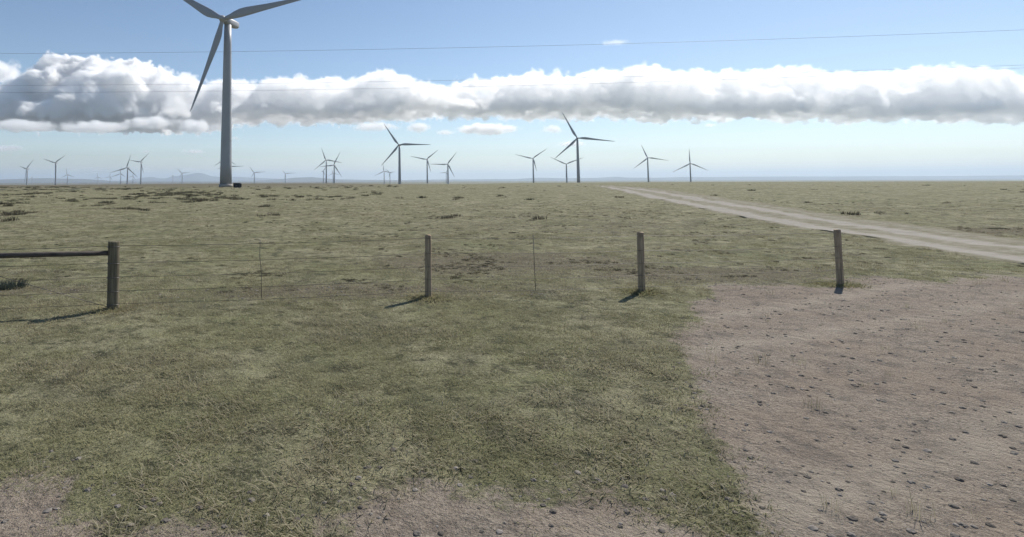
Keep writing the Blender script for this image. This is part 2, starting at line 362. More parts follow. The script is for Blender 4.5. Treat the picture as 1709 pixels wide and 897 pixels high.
class G:
    def __init__(s, name):
        s.t = bpy.data.node_groups.new(name, 'GeometryNodeTree')
        s.t.interface.new_socket('Geometry', in_out='OUTPUT', socket_type='NodeSocketGeometry')
        s.n, s.l = s.t.nodes, s.t.links; s.out = s.n.new('NodeGroupOutput')
    def put(s, sock, v):
        if isinstance(v, bpy.types.NodeSocket): s.l.new(v, sock)
        else: sock.default_value = v
    def math(s, op, a, b=0.0, c=0.0, clamp=False):
        x = s.n.new('ShaderNodeMath'); x.operation = op; x.use_clamp = clamp
        for i, v in enumerate((a, b, c)): s.put(x.inputs[i], v)
        return x.outputs[0]
    def vmath(s, op, a, b=(0, 0, 0)):
        x = s.n.new('ShaderNodeVectorMath'); x.operation = op
        s.put(x.inputs[0], a); s.put(x.inputs[1], b); return x.outputs[0]
    def curve(s, v, tab, x0, x1, y0, y1):
        """piecewise curve y(v) for v in x0..x1 with values y0..y1"""
        mr = s.n.new('ShaderNodeMapRange'); s.put(mr.inputs[0], v); mr.inputs[1].default_value = x0; mr.inputs[2].default_value = x1
        fc = s.n.new('ShaderNodeFloatCurve'); c = fc.mapping.curves[0]
        pts = [((a - x0) / (x1 - x0), (b - y0) / (y1 - y0)) for a, b in tab]
        c.points[0].location = pts[0]; c.points[1].location = pts[-1]
        for p in pts[1:-1]: c.points.new(*p)
        for p in c.points: p.handle_type = 'AUTO_CLAMPED'
        fc.mapping.use_clip = False; fc.mapping.update()
        s.l.new(mr.outputs[0], fc.inputs['Value'])
        return s.math('MULTIPLY_ADD', fc.outputs[0], y1 - y0, y0)
    def voro(s, vec, scale, detail=0.0, rough=0.5):
        v = s.n.new('ShaderNodeTexVoronoi'); v.feature = 'F1'; v.normalize = True
        s.put(v.inputs['Vector'], vec); v.inputs['Scale'].default_value = scale
        v.inputs['Detail'].default_value = detail; v.inputs['Roughness'].default_value = rough
        return v.outputs['Distance']
    def noise(s, vec, scale, detail=3, rough=0.55):
        v = s.n.new('ShaderNodeTexNoise'); s.put(v.inputs['Vector'], vec); v.inputs['Scale'].default_value = scale
        v.inputs['Detail'].default_value = detail; v.inputs['Roughness'].default_value = rough; return v.outputs[0]
    def sep(s, v):
        x = s.n.new('ShaderNodeSeparateXYZ'); s.put(x.inputs[0], v); return x.outputs
def vol_object(name, gt, dens, mn, mx, res, mat):
    vc = gt.n.new('GeometryNodeVolumeCube'); gt.put(vc.inputs['Density'], dens)
    vc.inputs['Min'].default_value = mn; vc.inputs['Max'].default_value = mx
    for k, r_ in zip(('Resolution X', 'Resolution Y', 'Resolution Z'), res): vc.inputs[k].default_value = r_
    sm = gt.n.new('GeometryNodeSetMaterial'); sm.inputs['Material'].default_value = mat
    gt.l.new(vc.outputs[0], sm.inputs[0]); gt.l.new(sm.outputs[0], gt.out.inputs[0])
    o = link(name, bpy.data.meshes.new(name), mat); md = o.modifiers.new('volume', 'NODES'); md.node_group = gt.t
    return o
YB, HALF = 15000.0, 2400.0
def zrow(px, row): return EYE.z + ((HY - (px - CX) * ROLL) - row) / F * YB
def xcol(px): return (px - CX) / F * YB
def band():
    gt = G('cloud bank field'); P = gt.n.new('GeometryNodeInputPosition').outputs[0]
    wob = gt.noise(P, 1 / 900, 3); 
    x, y, z = gt.sep(P)
    top = gt.curve(x, [(xcol(a), zrow(a, b)) for a, b in BAND_TOP], xcol(-250), xcol(1900), 1000, 3600)
    bot = gt.curve(x, [(xcol(a), zrow(a, b)) for a, b in BAND_BOT], xcol(-250), xcol(1900), 1000, 3600)
    half = gt.curve(x, [(xcol(-250), 2400), (xcol(250), 2400), (xcol(420), 1900), (xcol(800), 1500), (xcol(1900), 1500)], xcol(-250), xcol(1900), 1000, 3000)
    v = gt.math('DIVIDE', gt.math('SUBTRACT', y, YB - 400), half)                    # -1..1 across the bank
    n0 = gt.noise(P, 1 / 1500, 2)                                              # lobes come forward by different amounts
    v = gt.math('ADD', v, gt.math('MULTIPLY', gt.math('SUBTRACT', n0, 0.5), 1.5))
    dome = gt.math('POWER', gt.math('MAXIMUM', gt.math('SUBTRACT', 1.0, gt.math('MULTIPLY', v, v)), 0.0), 0.8)
    hgt = gt.math('MULTIPLY', gt.math('SUBTRACT', top, bot), dome)
    d_top = gt.math('SUBTRACT', gt.math('ADD', bot, hgt), z)
    d_bot = gt.math('MULTIPLY', gt.math('SUBTRACT', z, bot), 1.0)
    d = gt.math('SMOOTH_MIN', d_top, d_bot, 120.0)
    d = gt.math('MINIMUM', d, gt.math('MULTIPLY', gt.math('SUBTRACT', 1.0, gt.math('ABSOLUTE', v)), gt.math('MULTIPLY', half, 0.8)))
    big = gt.voro(P, 1 / 620, 0); med = gt.voro(P, 1 / 270, 0); sml = gt.voro(P, 1 / 120, 0); fin = gt.noise(P, 1 / 230, 4, 0.65)
    n = gt.math('ADD', gt.math('MULTIPLY', gt.math('SUBTRACT', 0.45, big), 400.0), gt.math('MULTIPLY', gt.math('SUBTRACT', 0.45, med), 330.0))
    n = gt.math('ADD', n, gt.math('MULTIPLY', gt.math('SUBTRACT', 0.45, sml), 190.0))
    n = gt.math('ADD', n, gt.math('MULTIPLY', gt.math('SUBTRACT', fin, 0.5), 540.0))
    depth = gt.math('SUBTRACT', gt.math('ADD', d, n), 290.0)
    dens = gt.math('DIVIDE', depth, 50.0, clamp=True)
    # the left head is dense and dark, the rest of the bank is thinner and lets the sun through, over a denser flat base
    thin = gt.curve(x, [(xcol(-250), 0.9), (xcol(0), 0.9), (xcol(230), 0.75), (xcol(330), 0.22), (xcol(480), 0.15), (xcol(900), 0.12), (xcol(1200), 0.09), (xcol(1900), 0.10)], xcol(-250), xcol(1900), 0, 1)
    patch = gt.math('MULTIPLY_ADD', gt.noise(gt.vmath('MULTIPLY', P, (1, 1, 1.6)), 1 / 650, 3, 0.6), 7.0, -3.1, clamp=True)
    thin = gt.math('MULTIPLY', thin, gt.math('MULTIPLY_ADD', patch, 2.2, 0.3))
    low = gt.math('SUBTRACT', 1.0, gt.math('DIVIDE', gt.math('SUBTRACT', gt.math('ADD', gt.math('SUBTRACT', z, bot), gt.math('MULTIPLY', gt.math('SUBTRACT', fin, 0.5), 900.0)), 130.0), 230.0, clamp=True))
    thin = gt.math('MAXIMUM', thin, gt.math('MULTIPLY', low, 0.7))
    crust = gt.math('SUBTRACT', 1.0, gt.math('DIVIDE', gt.math('SUBTRACT', depth, 90.0), 170.0, clamp=True))
    thin = gt.math('MAXIMUM', thin, gt.math('MULTIPLY', crust, gt.math('MULTIPLY_ADD', thin, 0.5, 0.22)))
    dens = gt.math('MULTIPLY', dens, thin)
    return vol_object('cloud_bank', gt, dens, (xcol(-250), YB - 2900, 1100), (xcol(1780), YB + 2500, 3450), (1040, 84, 78), cloud_mat('cumulus', DENS, 0.4))
DENS = 0.020
cb = band(); tag(cb, 'long cumulus bank with sunlit tops and grey base', kind='stuff')
def puff(px0, px1, r0_, r1_, Y, dens, label, seed, soft=0.8, res=(80, 32, 40)):
    c = at((px0 + px1) / 2, (r0_ + r1_) / 2, Y); hx = (px1 - px0) / 2 / F * Y; hz_ = (r1_ - r0_) / 2 / F * Y; hy = max(hx * 0.6, hz_)
    gt = G('puff field'); P = gt.n.new('GeometryNodeInputPosition').outputs[0]
    Pn = gt.vmath('DIVIDE', gt.vmath('SUBTRACT', P, tuple(c)), (hx, hy, hz_))
    ln = gt.n.new('ShaderNodeVectorMath'); ln.operation = 'LENGTH'; gt.l.new(Pn, ln.inputs[0])
    Q = gt.vmath('ADD', gt.vmath('DIVIDE', P, (hz_ * 1.6,) * 3), (seed * 7.3, seed * 3.1, 0))
    nn = gt.math('ADD', gt.math('MULTIPLY', gt.math('SUBTRACT', gt.noise(Q, 0.8, 6, 0.68), 0.5), 3.0), gt.math('MULTIPLY', gt.math('SUBTRACT', 0.4, gt.voro(Q, 1.3, 1)), 1.0))
    d = gt.math('ADD', gt.math('SUBTRACT', 0.88, ln.outputs['Value']), nn)
    dd = gt.math('MULTIPLY', gt.math('DIVIDE', d, soft, clamp=True), gt.math('MULTIPLY', gt.math('SUBTRACT', 1.35, ln.outputs['Value']), 3.0, clamp=True))
    k = 1.4
    o = vol_object('cloud', gt, dd, (c.x - hx * k, c.y - hy * k, c.z - hz_ * k), (c.x + hx * k, c.y + hy * k, c.z + hz_ * k), res, cloud_mat('small cloud', dens * 3.0, 0.4))
    tag(o, label, kind='stuff'); return o
puff(-40, 34, 98, 140, 14000, 0.006, 'white puff at the left edge above the cloud bank', 1)
puff(26, 86, 112, 150, 15000, 0.0022, 'thin torn cloud scrap left of the tallest cloud head', 2, 0.9)
for a in [(676, 722, 206, 223, 9500, .006, 'bright scrap hanging under the bank right of the mid turbine', 3),
          (588, 664, 204, 220, 9500, .004, 'ragged pale scrap hanging under the middle of the bank', 4),
          (726, 760, 217, 226, 9500, .005, 'tiny white scrap just left of the long low puff', 5),
          (756, 864, 207, 225, 9500, .007, 'long low white puff under the middle of the bank', 6),
          (904, 940, 209, 223, 9500, .006, 'small round white puff left of the right large turbine', 7),
          (932, 978, 236, 245, 20000, .003, 'thin white scrap behind the right large turbine tower', 8),
          (-30, 44, 242, 254, 22000, .0012, 'faint pale scrap low at the left edge', 9),
          (234, 258, 250, 257, 24000, .0014, 'faint wisp above the left turbine cluster', 10),
          (302, 342, 249, 258, 24000, .0022, 'small flat white puff left of the tall turbine', 11),
          (140, 178, 278, 288, 28000, .0009, 'faint low puff behind the left turbine cluster', 12),
          (228, 256, 275, 284, 28000, .0009, 'faint low puff right of the left turbine cluster', 13),
          (296, 336, 279, 288, 28000, .0010, 'faint low puff over the mountain peaks', 14),
          (380, 404, 228, 235, 22000, .0012, 'tiny faint wisp right of the tall tower', 15),
          (-20, 92, 200, 220, 9500, .005, 'pale ragged fringe under the bank at the left edge', 21),
          (100, 215, 202, 222, 9500, .005, 'sunlit ragged fringe under the dark left cloud base', 22),
          (205, 300, 196, 216, 9500, .006, 'bright fringe under the bank left of the tall tower', 23),
          (290, 366, 200, 224, 9500, .006, 'bright ragged cloud edge touching the tall tower on its left', 24),
          (1176, 1196, 206, 213, 16000, .003, 'tiny white scrap under the right end of the bank', 16),
          (1000, 1050, 66, 76, 12000, .0009, 'thin bright wisp high in the blue sky', 17)]:
    puff(*a)

# ------------------------------------------------------------------ wind turbines
HUB_H, BL = 80.0, 46.0
YAW, TILT = R(20), R(4)
def blade_mesh(L=46.0):
    """blade along +Z, trailing edge towards -X, seen from -Y"""
    st = [(0, 1.0, 1.0, 0), (0.03, 1.0, 1.0, 0), (0.07, 1.25, 0.75, 0.12), (0.12, 1.75, 0.5, 0.35), (0.18, 2.15, 0.36, 0.5), (0.24, 2.15, 0.30, 0.52), (0.32, 1.9, 0.26, 0.46), (0.45, 1.5, 0.22, 0.34),
          (0.6, 1.15, 0.2, 0.22), (0.75, 0.85, 0.18, 0.12), (0.88, 0.6, 0.17, 0.05), (0.96, 0.38, 0.16, 0.0), (1.0, 0.1, 0.15, -0.1)]
    rs = []
    for t, hc, th, off in st:
        tw = R(14) * (1 - t) ** 2; ring = []
        for k in range(20):
            a = 2 * math.pi * k / 20; x = math.cos(a) * hc; y = math.sin(a) * hc * th
            if th < 0.9: y *= 0.45 + 0.55 * (0.5 + 0.5 * math.cos(a)) ** 0.6
            x -= off * 1.6
            ring.append((x * math.cos(tw) - y * math.sin(tw), x * math.sin(tw) + y * math.cos(tw) - 1.2 * t * t, t * L))
        rs.append(ring)
    return rs
proto = rings('blade', blade_mesh(), MP); BLADE_ME = proto.data; bpy.data.objects.remove(proto)
def tower_rings(h):
    out = []
    for i in range(9):
        t = i / 8; out.append((t * h, 2.85 + (1.75 - 2.85) * t))
    return [[(r_ * math.cos(2 * math.pi * k / 64), r_ * math.sin(2 * math.pi * k / 64), z) for k in range(64)] for z, r_ in out]
def seam_mesh():
    V = []; Fc = []; rs = []
    return rings('seam', [[(r_ * math.cos(2 * math.pi * k / 64), r_ * math.sin(2 * math.pi * k / 64), z) for k in range(64)] for z, r_ in ((-.12, .99), (-.12, 1.03), (.12, 1.03), (.12, .99))], MP, None, False, False)
def sup_ring(y, hw, h0, h1, p=3.2, n=28):
    out = []
    for k in range(n):
        a = 2 * math.pi * k / n; c, s = math.cos(a), math.sin(a)
        x = hw * math.copysign(abs(c) ** (2 / p), c); z = (h0 + h1) / 2 + (h1 - h0) / 2 * math.copysign(abs(s) ** (2 / p), s)
        out.append((x, y, z))
    return out
def nacelle_mesh():
    p = rings('nacelle', [sup_ring(-2.6, 1.1, -1.2, 1.1), sup_ring(-2.2, 1.55, -1.6, 1.5), sup_ring(0, 1.9, -1.8, 1.9), sup_ring(4.5, 1.9, -1.8, 2.1), sup_ring(7.6, 1.75, -1.3, 2.05), sup_ring(8.3, 1.3, -0.7, 1.6)], MP)
    me = p.data; bpy.data.objects.remove(p); return me
def nose_mesh():
    rs = []
    for y, r_ in ((1.5, 1.25), (1.1, 1.6), (0, 1.75), (-1.1, 1.6), (-1.9, 1.15), (-2.4, 0.55), (-2.55, 0.08)):
        rs.append([(r_ * math.cos(2 * math.pi * k / 24), y, r_ * math.sin(2 * math.pi * k / 24)) for k in range(24)])
    p = rings('hub', rs, MP); me = p.data; bpy.data.objects.remove(p); return me
NAC_ME, NOSE_ME = nacelle_mesh(), nose_mesh()
TOWER_MES = {}
def turbine(hub_px, tips, D, label, vis_row=None, group='wind turbines across the plain', phase=None, yaw=YAW):
    """hub_px: hub pixel; tips: blade tips seen; D: forward distance in metres; phase: degrees when no tips are seen"""
    hub = at(*hub_px, D)
    n = Vector((-math.sin(yaw) * math.cos(TILT), -math.cos(yaw) * math.cos(TILT), math.sin(TILT)))
    a = Vector((math.cos(yaw), -math.sin(yaw), 0)); b = a.cross(n); b = b if b.z > 0 else -b
    OV = 4.3
    axis_top = hub - n * OV
    h = HUB_H
    if vis_row is not None:
        base = at(hub_px[0], vis_row, D); h = max(HUB_H, hub.z - base.z + 0.5)
    h = round(h, 0)
    root = empty('wind_turbine', (axis_top.x, axis_top.y, axis_top.z - h), -yaw)
    tag(root, label, 'wind turbine', group)
    if h not in TOWER_MES:
        p = rings('tower', tower_rings(h - 1.6), MP); TOWER_MES[h] = p.data; bpy.data.objects.remove(p)
    link('tower', TOWER_MES[h], None, root)
    nc = link('nacelle', NAC_ME, None, root); nc.location = (0, 0, h); nc.rotation_euler = (-TILT * 0.5, 0, 0)
    Mi = Matrix.Translation(root.location) @ Matrix.Rotation(-yaw, 4, 'Z'); Mi = Mi.inverted()
    hl = Mi @ hub
    ns = link('hub', NOSE_ME, None, root); ns.location = hl; ns.rotation_euler = (-TILT, 0, 0)
    vecs = []
    for t in tips:
        d = ray(*t); s = (hub - EYE).dot(n) / d.dot(n); q = EYE + d * s - hub
        vecs.append((math.atan2(q.dot(b), q.dot(a)), math.hypot(q.dot(a), q.dot(b))))
    if phase is not None:
        vecs = [(R(phase) + k * 2 * math.pi / 3, None) for k in range(3)]
    elif len(vecs) == 2:        # third blade closes the star
        a0, a1 = vecs[0][0], vecs[1][0]; m_ = math.atan2(-(math.sin(a0) + math.sin(a1)), -(math.cos(a0) + math.cos(a1))); vecs.append((m_, None))
    for ang, L in vecs:
        if L is None: L = BL * (1.0 + 0.22 * abs(math.cos(ang)))
        bl = link('blade', BLADE_ME, None, root)
        # local frame: X=a, Z=b ; blade along Z turned by (90deg - ang) about -Y
        bl.rotation_mode = 'QUATERNION'
        q = Matrix.Rotation(-TILT, 3, 'X').to_quaternion() @ Matrix.Rotation(math.pi / 2 - ang, 3, 'Y').to_quaternion()
        bl.rotation_quaternion = q; bl.location = hl; bl.scale = (1.0, 1.0, L / 46.0)
    return root
MAIN = turbine((372.1, 32), [(320.3, 187.5), (545, -11), (262, -30)], 272, 'tall near wind turbine with grey shaded tower and bright nacelle beside a dark box')
MAIN['group'] = 'wind turbines across the plain'
# door, steps and footing of the near turbine
hN = HUB_H
for ch in MAIN.children:
    if ch.name.startswith('tower'): MT_ = ch
for t in (0.27, 0.56, 0.82):
    sm_ = seam_mesh(); sm_.name = 'flange'; sm_.parent = MT_; r_ = 2.85 - 1.1 * t; sm_.location = (0, 0, 78.4 * t); sm_.scale = (r_, r_, 1)
bmd = bmesh.new(); box_bm(bmd, (0, 0, 0), (1.05, 0.14, 2.2), 0.04); dr = from_bm('door', bmd, M_door, MT_)
dr.location = (2.55 * math.sin(R(60)) , 2.75 * math.cos(R(60)), 2.6); dr.rotation_euler = (0, 0, -R(60))
bmr = [[(r_ * math.cos(2 * math.pi * k / 40), r_ * math.sin(2 * math.pi * k / 40), z) for k in range(40)] for r_, z in ((3.3, -1.2), (3.3, 0.05), (3.1, 0.12), (2.6, 0.12))]
rings('footing', bmr, M_conc, MAIN)

FAR = [
 ((44.1, 282.1), [(56.5, 266.5), (33, 277.5), (41, 306)], 2300, 'small turbine nearest the left edge, one blade straight down', None),
 ((92, 272), [(110, 259), (73, 265.5)], 2150, 'dark turbine with blades raised in a wide V on the far left', 310),
 ((112, 292), [(110.8, 280), (124.5, 296), (102, 297)], 3900, 'pale distant turbine just right of the far left V-bladed one', None),
 ((53, 296.3), [], 7000, 'faint stub-like tower just right of the leftmost turbine', None),
 ((163, 296.2), [(162.2, 288), (156.5, 299.3), (171.5, 298.4)], 5600, 'faintest turbine at the left end of the left cluster', None),
 ((183.2, 295.3), [(174.3, 297.2), (184.5, 287)], 5400, 'faint turbine with a blade level to the left, second in the left cluster', None),
 ((200.8, 290.3), [(202.8, 277.5), (183, 296.5), (210.5, 296.3)], 3400, 'pale mid-distance turbine just left of the two largest in the left cluster', None),
 ((211.5, 280.2), [(219, 258), (184.5, 288.5), (230, 296)], 1900, 'dark turbine with one upright and two low blades in the left cluster', None),
 ((221.5, 294), [(224, 287)], 5000, 'faint small turbine between the two large ones of the left cluster', None),
 ((234.5, 270.5), [(249, 255.5), (216, 267.5), (240, 290)], 2300, 'dark turbine at the right end of the left cluster, blade raised right', 309),
 ((288, 293), [], 6500, 'faint stub-like tower between the mountain peaks', None),
 ((303.5, 289.5), [(294, 279.5), (318.5, 288), (299.5, 297)], 3900, 'pale turbine standing before the mountain peaks', None),
 ((376, 264.5), [(401, 276)], 2150, 'turbine mostly hidden by the tall tower, blade sloping down right', None),
 ((379, 278.6), [(408, 277.6), (363, 282)], 2300, 'turbine hidden by the tall tower, one blade level to the right', None),
 ((424, 288.5), [(416, 277.5), (444, 287), (419, 296.5)], 3300, 'pale turbine right of the dark box with level right blade', None),
 ((476, 290), [(471, 284), (495, 289), (475, 300)], 4400, 'faintest turbine alone between the tall tower and the central pair', None),
 ((543.8, 267.3), [(536.5, 247), (571, 272), (524.5, 284)], 2000, 'left and nearer turbine of the overlapping central pair', 306),
 ((557, 275.8), [(568, 254), (534, 278.5), (571, 296)], 1980, 'right turbine of the overlapping central pair', None),
 ((539.3, 286.5), [(536, 286), (543, 294)], 3600, 'thin far turbine edge-on just left of the central pair', None),
 ((555.5, 289.5), [(553.5, 282), (547, 294.5), (567, 292.5)], 4500, 'faint far turbine behind the central pair', None),
 ((640.7, 285.9), [(639.5, 273.6), (624.5, 294.2), (655, 290)], 3300, 'far turbine with one upright blade left of the mid large turbine', None),
 ((650.5, 288.3), [(660, 287.2), (643, 282), (649, 297.5)], 3900, 'faint far turbine close beside the mid large turbine tower', None),
 ((665.5, 242), [(640.5, 206.5), (719.5, 241.8), (636.5, 277)], 1060, 'large dark turbine in the middle with a level right blade', 308),
 ((712.3, 266.3), [(731.5, 250.5), (684.5, 261), (719.5, 288)], 1980, 'dark turbine first to the right of the middle large one', 306),
 ((747, 274.3), [(762, 254.5), (717.5, 274.3), (759, 296.5)], 1900, 'turbine second to the right of the middle large one, blade level left', None),
 ((744.5, 288.2), [(733, 289), (750, 280)], 4200, 'faint far turbine half hidden behind the level-left-bladed one', None),
 ((889.4, 264.8), [(859.4, 258), (913, 248.4), (896, 286.5)], 1950, 'dark turbine first to the left of the right large one', 305),
 ((945.2, 274.2), [(918, 262.3), (974.6, 263), (944.3, 296)], 1930, 'turbine with two blades raised in a V crossing the right large tower', None),
 ((963.5, 230.7), [(938, 187.5), (1026.8, 236.5), (926, 265.2)], 1010, 'large dark turbine on the right side with a long level right blade', 305),
 ((1081, 263.6), [(1069.9, 241.6), (1116.2, 268.4), (1057.2, 281.9)], 1930, 'dark turbine behind the dirt track, second from the right edge', 304),
 ((1152, 273), [(1150, 248.1), (1182.2, 285), (1122.2, 287.7)], 1960, 'turbine nearest the right edge with one blade straight up', None),
]
for hp, tips, D, lab, vr in FAR:
    ph = None
    if len(tips) < 2:
        ph = {53: 95, 288: 100, 221.5: 75, 376: -28}[hp[0]]; 
        turbine(hp, [], D, lab, vr, phase=ph, yaw=R(84) if hp[0] in (53, 288) else YAW)
    else: turbine(hp, tips, D, lab, vr)

# transformer box at the foot of the near turbine
tb = at(395.8, 313.6, 272); tz = gz(tb.x, tb.y)
bx = empty('transformer_cabinet', (tb.x, tb.y, tz), -YAW * 0.3)
tag(bx, 'dark squat metal cabinet on the grass right of the tall tower foot', 'cabinet')
b_ = bmesh.new(); box_bm(b_, (0, 0, 1.2), (3.0, 2.2, 2.1), 0.05); from_bm('body', b_, M_box, bx)
b_ = bmesh.new(); box_bm(b_, (0, 0, 2.33), (3.2, 2.4, 0.14), 0.03); from_bm('lid', b_, M_box, bx)
b_ = bmesh.new(); box_bm(b_, (0, 0, 0.07), (3.3, 2.5, 0.15), 0.02); from_bm('plinth', b_, M_conc, bx)
for s in (-1, 1):
    b_ = bmesh.new(); box_bm(b_, (s * 0.72, -1.13, 1.2), (1.3, 0.05, 1.85), 0.02); d_ = from_bm('door', b_, M_box, bx)
    b_ = bmesh.new(); box_bm(b_, (s * 0.18, -1.18, 1.0), (0.05, 0.06, 0.3), 0.01); from_bm('handle', b_, M_door, d_)
b_ = bmesh.new()
for k in range(9): box_bm(b_, (1.72, -0.8 + k * 0.2, 1.2), (0.4, 0.04, 1.5))
from_bm('cooling_fin', b_, M_box, bx)

# ------------------------------------------------------------------ fence
def fpost(x, y, h, r_, label, lean=(0, 0), group='wooden posts of the wire fence', name='fence_post'):
    z0 = gz(x, y); rs = []; n = 22
    hs = [-0.3, 0, 0.05] + list(np.linspace(0.15, h - 0.03, 10)) + [h - 0.008, h]
    ph = random.random() * 9
    for i, z in enumerate(hs):
        ring = []
        for k in range(n):
            a = 2 * math.pi * k / n
            rr = r_ * (1.04 - 0.06 * max(z, 0) / h) * (1 + 0.03 * math.sin(3 * a + ph) + 0.018 * math.sin(7 * a + ph * 2 + z * 2) + 0.012 * math.sin(z * 9 + ph))
            if i == len(hs) - 1: rr *= 0.93
            ring.append((lean[0] * z + rr * math.cos(a), lean[1] * z + rr * math.sin(a), z + (0.006 * math.sin(2 * a + ph) if z > h - 0.02 else 0)))
        rs.append(ring)
    root = rings(name, rs, MW3 if r_ > 0.1 else MW); root.location = (x, y, z0)
    tag(root, label, 'fence post', group); return root
PY = {190: 11.0, 714: 11.95, 1068: 12.5}
def fx(px): return np.interp(px, [-140, 190, 714, 1068, 1398, 1730], [10.5, 11.0, 11.95, 12.5, 13.1, 13.75])
def fpt(px, z):   # point on the fence line at a column
    Y = float(fx(px)); X = ray(px, 400).x * Y; return Vector((X, Y, gz(X, Y) + z))
posts = {}
for px, h, r_, lab, ln in ((-140, 1.27, .105, 'brace post beyond the left edge', (0, 0)),
                       (191.5, 1.28, .105, 'thick wooden brace post on the left with wire wraps', (-0.012, 0)),
                       (714, 1.26, .066, 'thin wooden post in the middle of the fence', (0.006, 0)),
                       (1068, 1.27, .07, 'thin wooden post on the right before the gravel', (0.012, 0)),
                       (1398, 1.25, .066, 'thin wooden post standing by the dirt track', (0.0, 0)),):
    p = fpt(px, 0); posts[px] = fpost(p.x, p.y, h, r_, lab, ln)
# wire wraps on the brace post
wz = [1.2, 0.885, 0.62, 0.36, 0.12]
for z in wz:
    pp = posts[191.5]; rr = 0.108
    tube('wire_wrap', [(-0.012 * z + rr * 1.02 * math.cos(a), rr * 1.02 * math.sin(a), z - 0.02 + 0.004 * math.sin(3 * a)) for a in np.linspace(0, 2 * math.pi, 25)], 0.007, M_wire, pp, 6)
# rail and diagonal wire of the brace
pa, pb = fpt(-140, 1.02), fpt(184, 1.09)
o = tube('brace_rail', [fpt(-134, 1.05), fpt(20, 1.058), fpt(184, 1.06)], [0.047, 0.05, 0.046], MW2, None, 14)
tag(o, 'round wooden rail running left from the thick brace post', 'rail')
pa, pb = fpt(-140, 1.22), fpt(191, 0.06)
o = tube('brace_wire', [pa + Vector((0, -.1, 0)), pa.lerp(pb, .5) + Vector((0, -.1, -.02)), pb + Vector((0, -.12, 0))], 0.0055, M_wire, None, 6)
tag(o, 'diagonal brace wire sloping down to the thick post foot', 'wire')
# line wires
names = ['topmost fence wire along the post tops', 'second fence wire from the top', 'middle fence wire at half the post height', 'fourth fence wire from the top', 'lowest fence wire just above the grass']
cols_ = [-140, 191.5, 714, 1068, 1398]
for z, nm in zip(wz, names):
    pts = []
    for c0, c1 in zip(cols_[:-1], cols_[1:]):
        A, B = fpt(c0, z), fpt(c1, z); r_ = 0.11 if c0 < 300 else 0.072
        for k in range(16):
            t = k / 16; p = A.lerp(B, t); p.z -= 0.06 * 4 * t * (1 - t) * (0.3 if c0 < 0 else 0.45)
            p.y -= 0.075; p.z += 0.004 * math.sin(k * 2.3 + z * 9); pts.append(p)
    e = fpt(cols_[-1], z); e.y -= 0.075; pts.append(e)
    o = tube('fence_wire', pts, 0.0038, M_wire, None, 5)
    tag(o, nm, 'fence wire', 'line wires of the fence')
# wire stays
for pts, lab in (([(435.5, 1.24), (435, 0.9), (437, 0.7), (438.5, 0.45), (438, 0.1)], 'bent thin wire stay between the thick post and the middle post'),
                 ([(888, 1.25), (888.6, 0.9), (889, 0.6), (890, 0.1)], 'thin wire stay between the middle post and the right post')):
    P3 = []
    for i, (px, z) in enumerate(pts): q = fpt(px, z); q.y -= 0.08; P3.append(q)
    o = tube('wire_stay', P3, 0.006, M_wire, None, 6); tag(o, lab, 'wire stay', 'wire stays of the fence')

# ------------------------------------------------------------------ power cables
for rows, lab in (([(0, 90), (400, 86), (800, 79.5), (1200, 68.5)], 'highest overhead power cable above the clouds'),
                  ([(0, 143.5), (400, 139), (800, 134.5), (1200, 124.3)], 'middle overhead power cable crossing the cloud bank'),
                  ([(0, 155), (400, 151.5), (800, 145), (1200, 133.5)], 'lowest overhead power cable crossing the cloud bank')):
    Yc = 42.0; P_ = [at(a, b, Yc) for a, b in rows]
    cf = np.polyfit([p.x for p in P_], [p.z for p in P_], 2)
    xs = np.linspace(-48, 75, 60)
    o = tube('power_cable', [(x, Yc, float(np.polyval(cf, x))) for x in xs], 0.009, M_cable, None, 6)
    tag(o, lab, 'power cable', 'overhead power cables')

# ------------------------------------------------------------------ grass and weeds
def tuft_mesh(name, nb, hmin, hmax, spread, wid, m, droop=0.5, seed=0):
    rs = np.random.default_rng(seed); V = []; Fc = []
    for _ in range(nb):
        a = rs.uniform(0, 2 * math.pi); r_ = spread * math.sqrt(rs.uniform()); bx_, by_ = r_ * math.cos(a), r_ * math.sin(a)
        h = rs.uniform(hmin, hmax); d = rs.uniform(0.2, 1.0) * droop * h; da = a + rs.normal(0, 0.8); w_ = wid * rs.uniform(0.6, 1.2)
        px_, py_ = -math.sin(da) * w_, math.cos(da) * w_; i = len(V)
        for t, ww in ((0, 1), (0.55, 0.8), (1.0, 0.1)):
            cx_, cy_ = bx_ + math.cos(da) * d * t * t, by_ + math.sin(da) * d * t * t; z = h * (t - 0.18 * t * t) - 0.01
            V += [(cx_ - px_ * ww, cy_ - py_ * ww, z), (cx_ + px_ * ww, cy_ + py_ * ww, z)]
        Fc += [(i, i + 1, i + 3, i + 2), (i + 2, i + 3, i + 5, i + 4)]
    o = mesh(name, V, Fc, m); me = o.data; bpy.data.objects.remove(o); return me
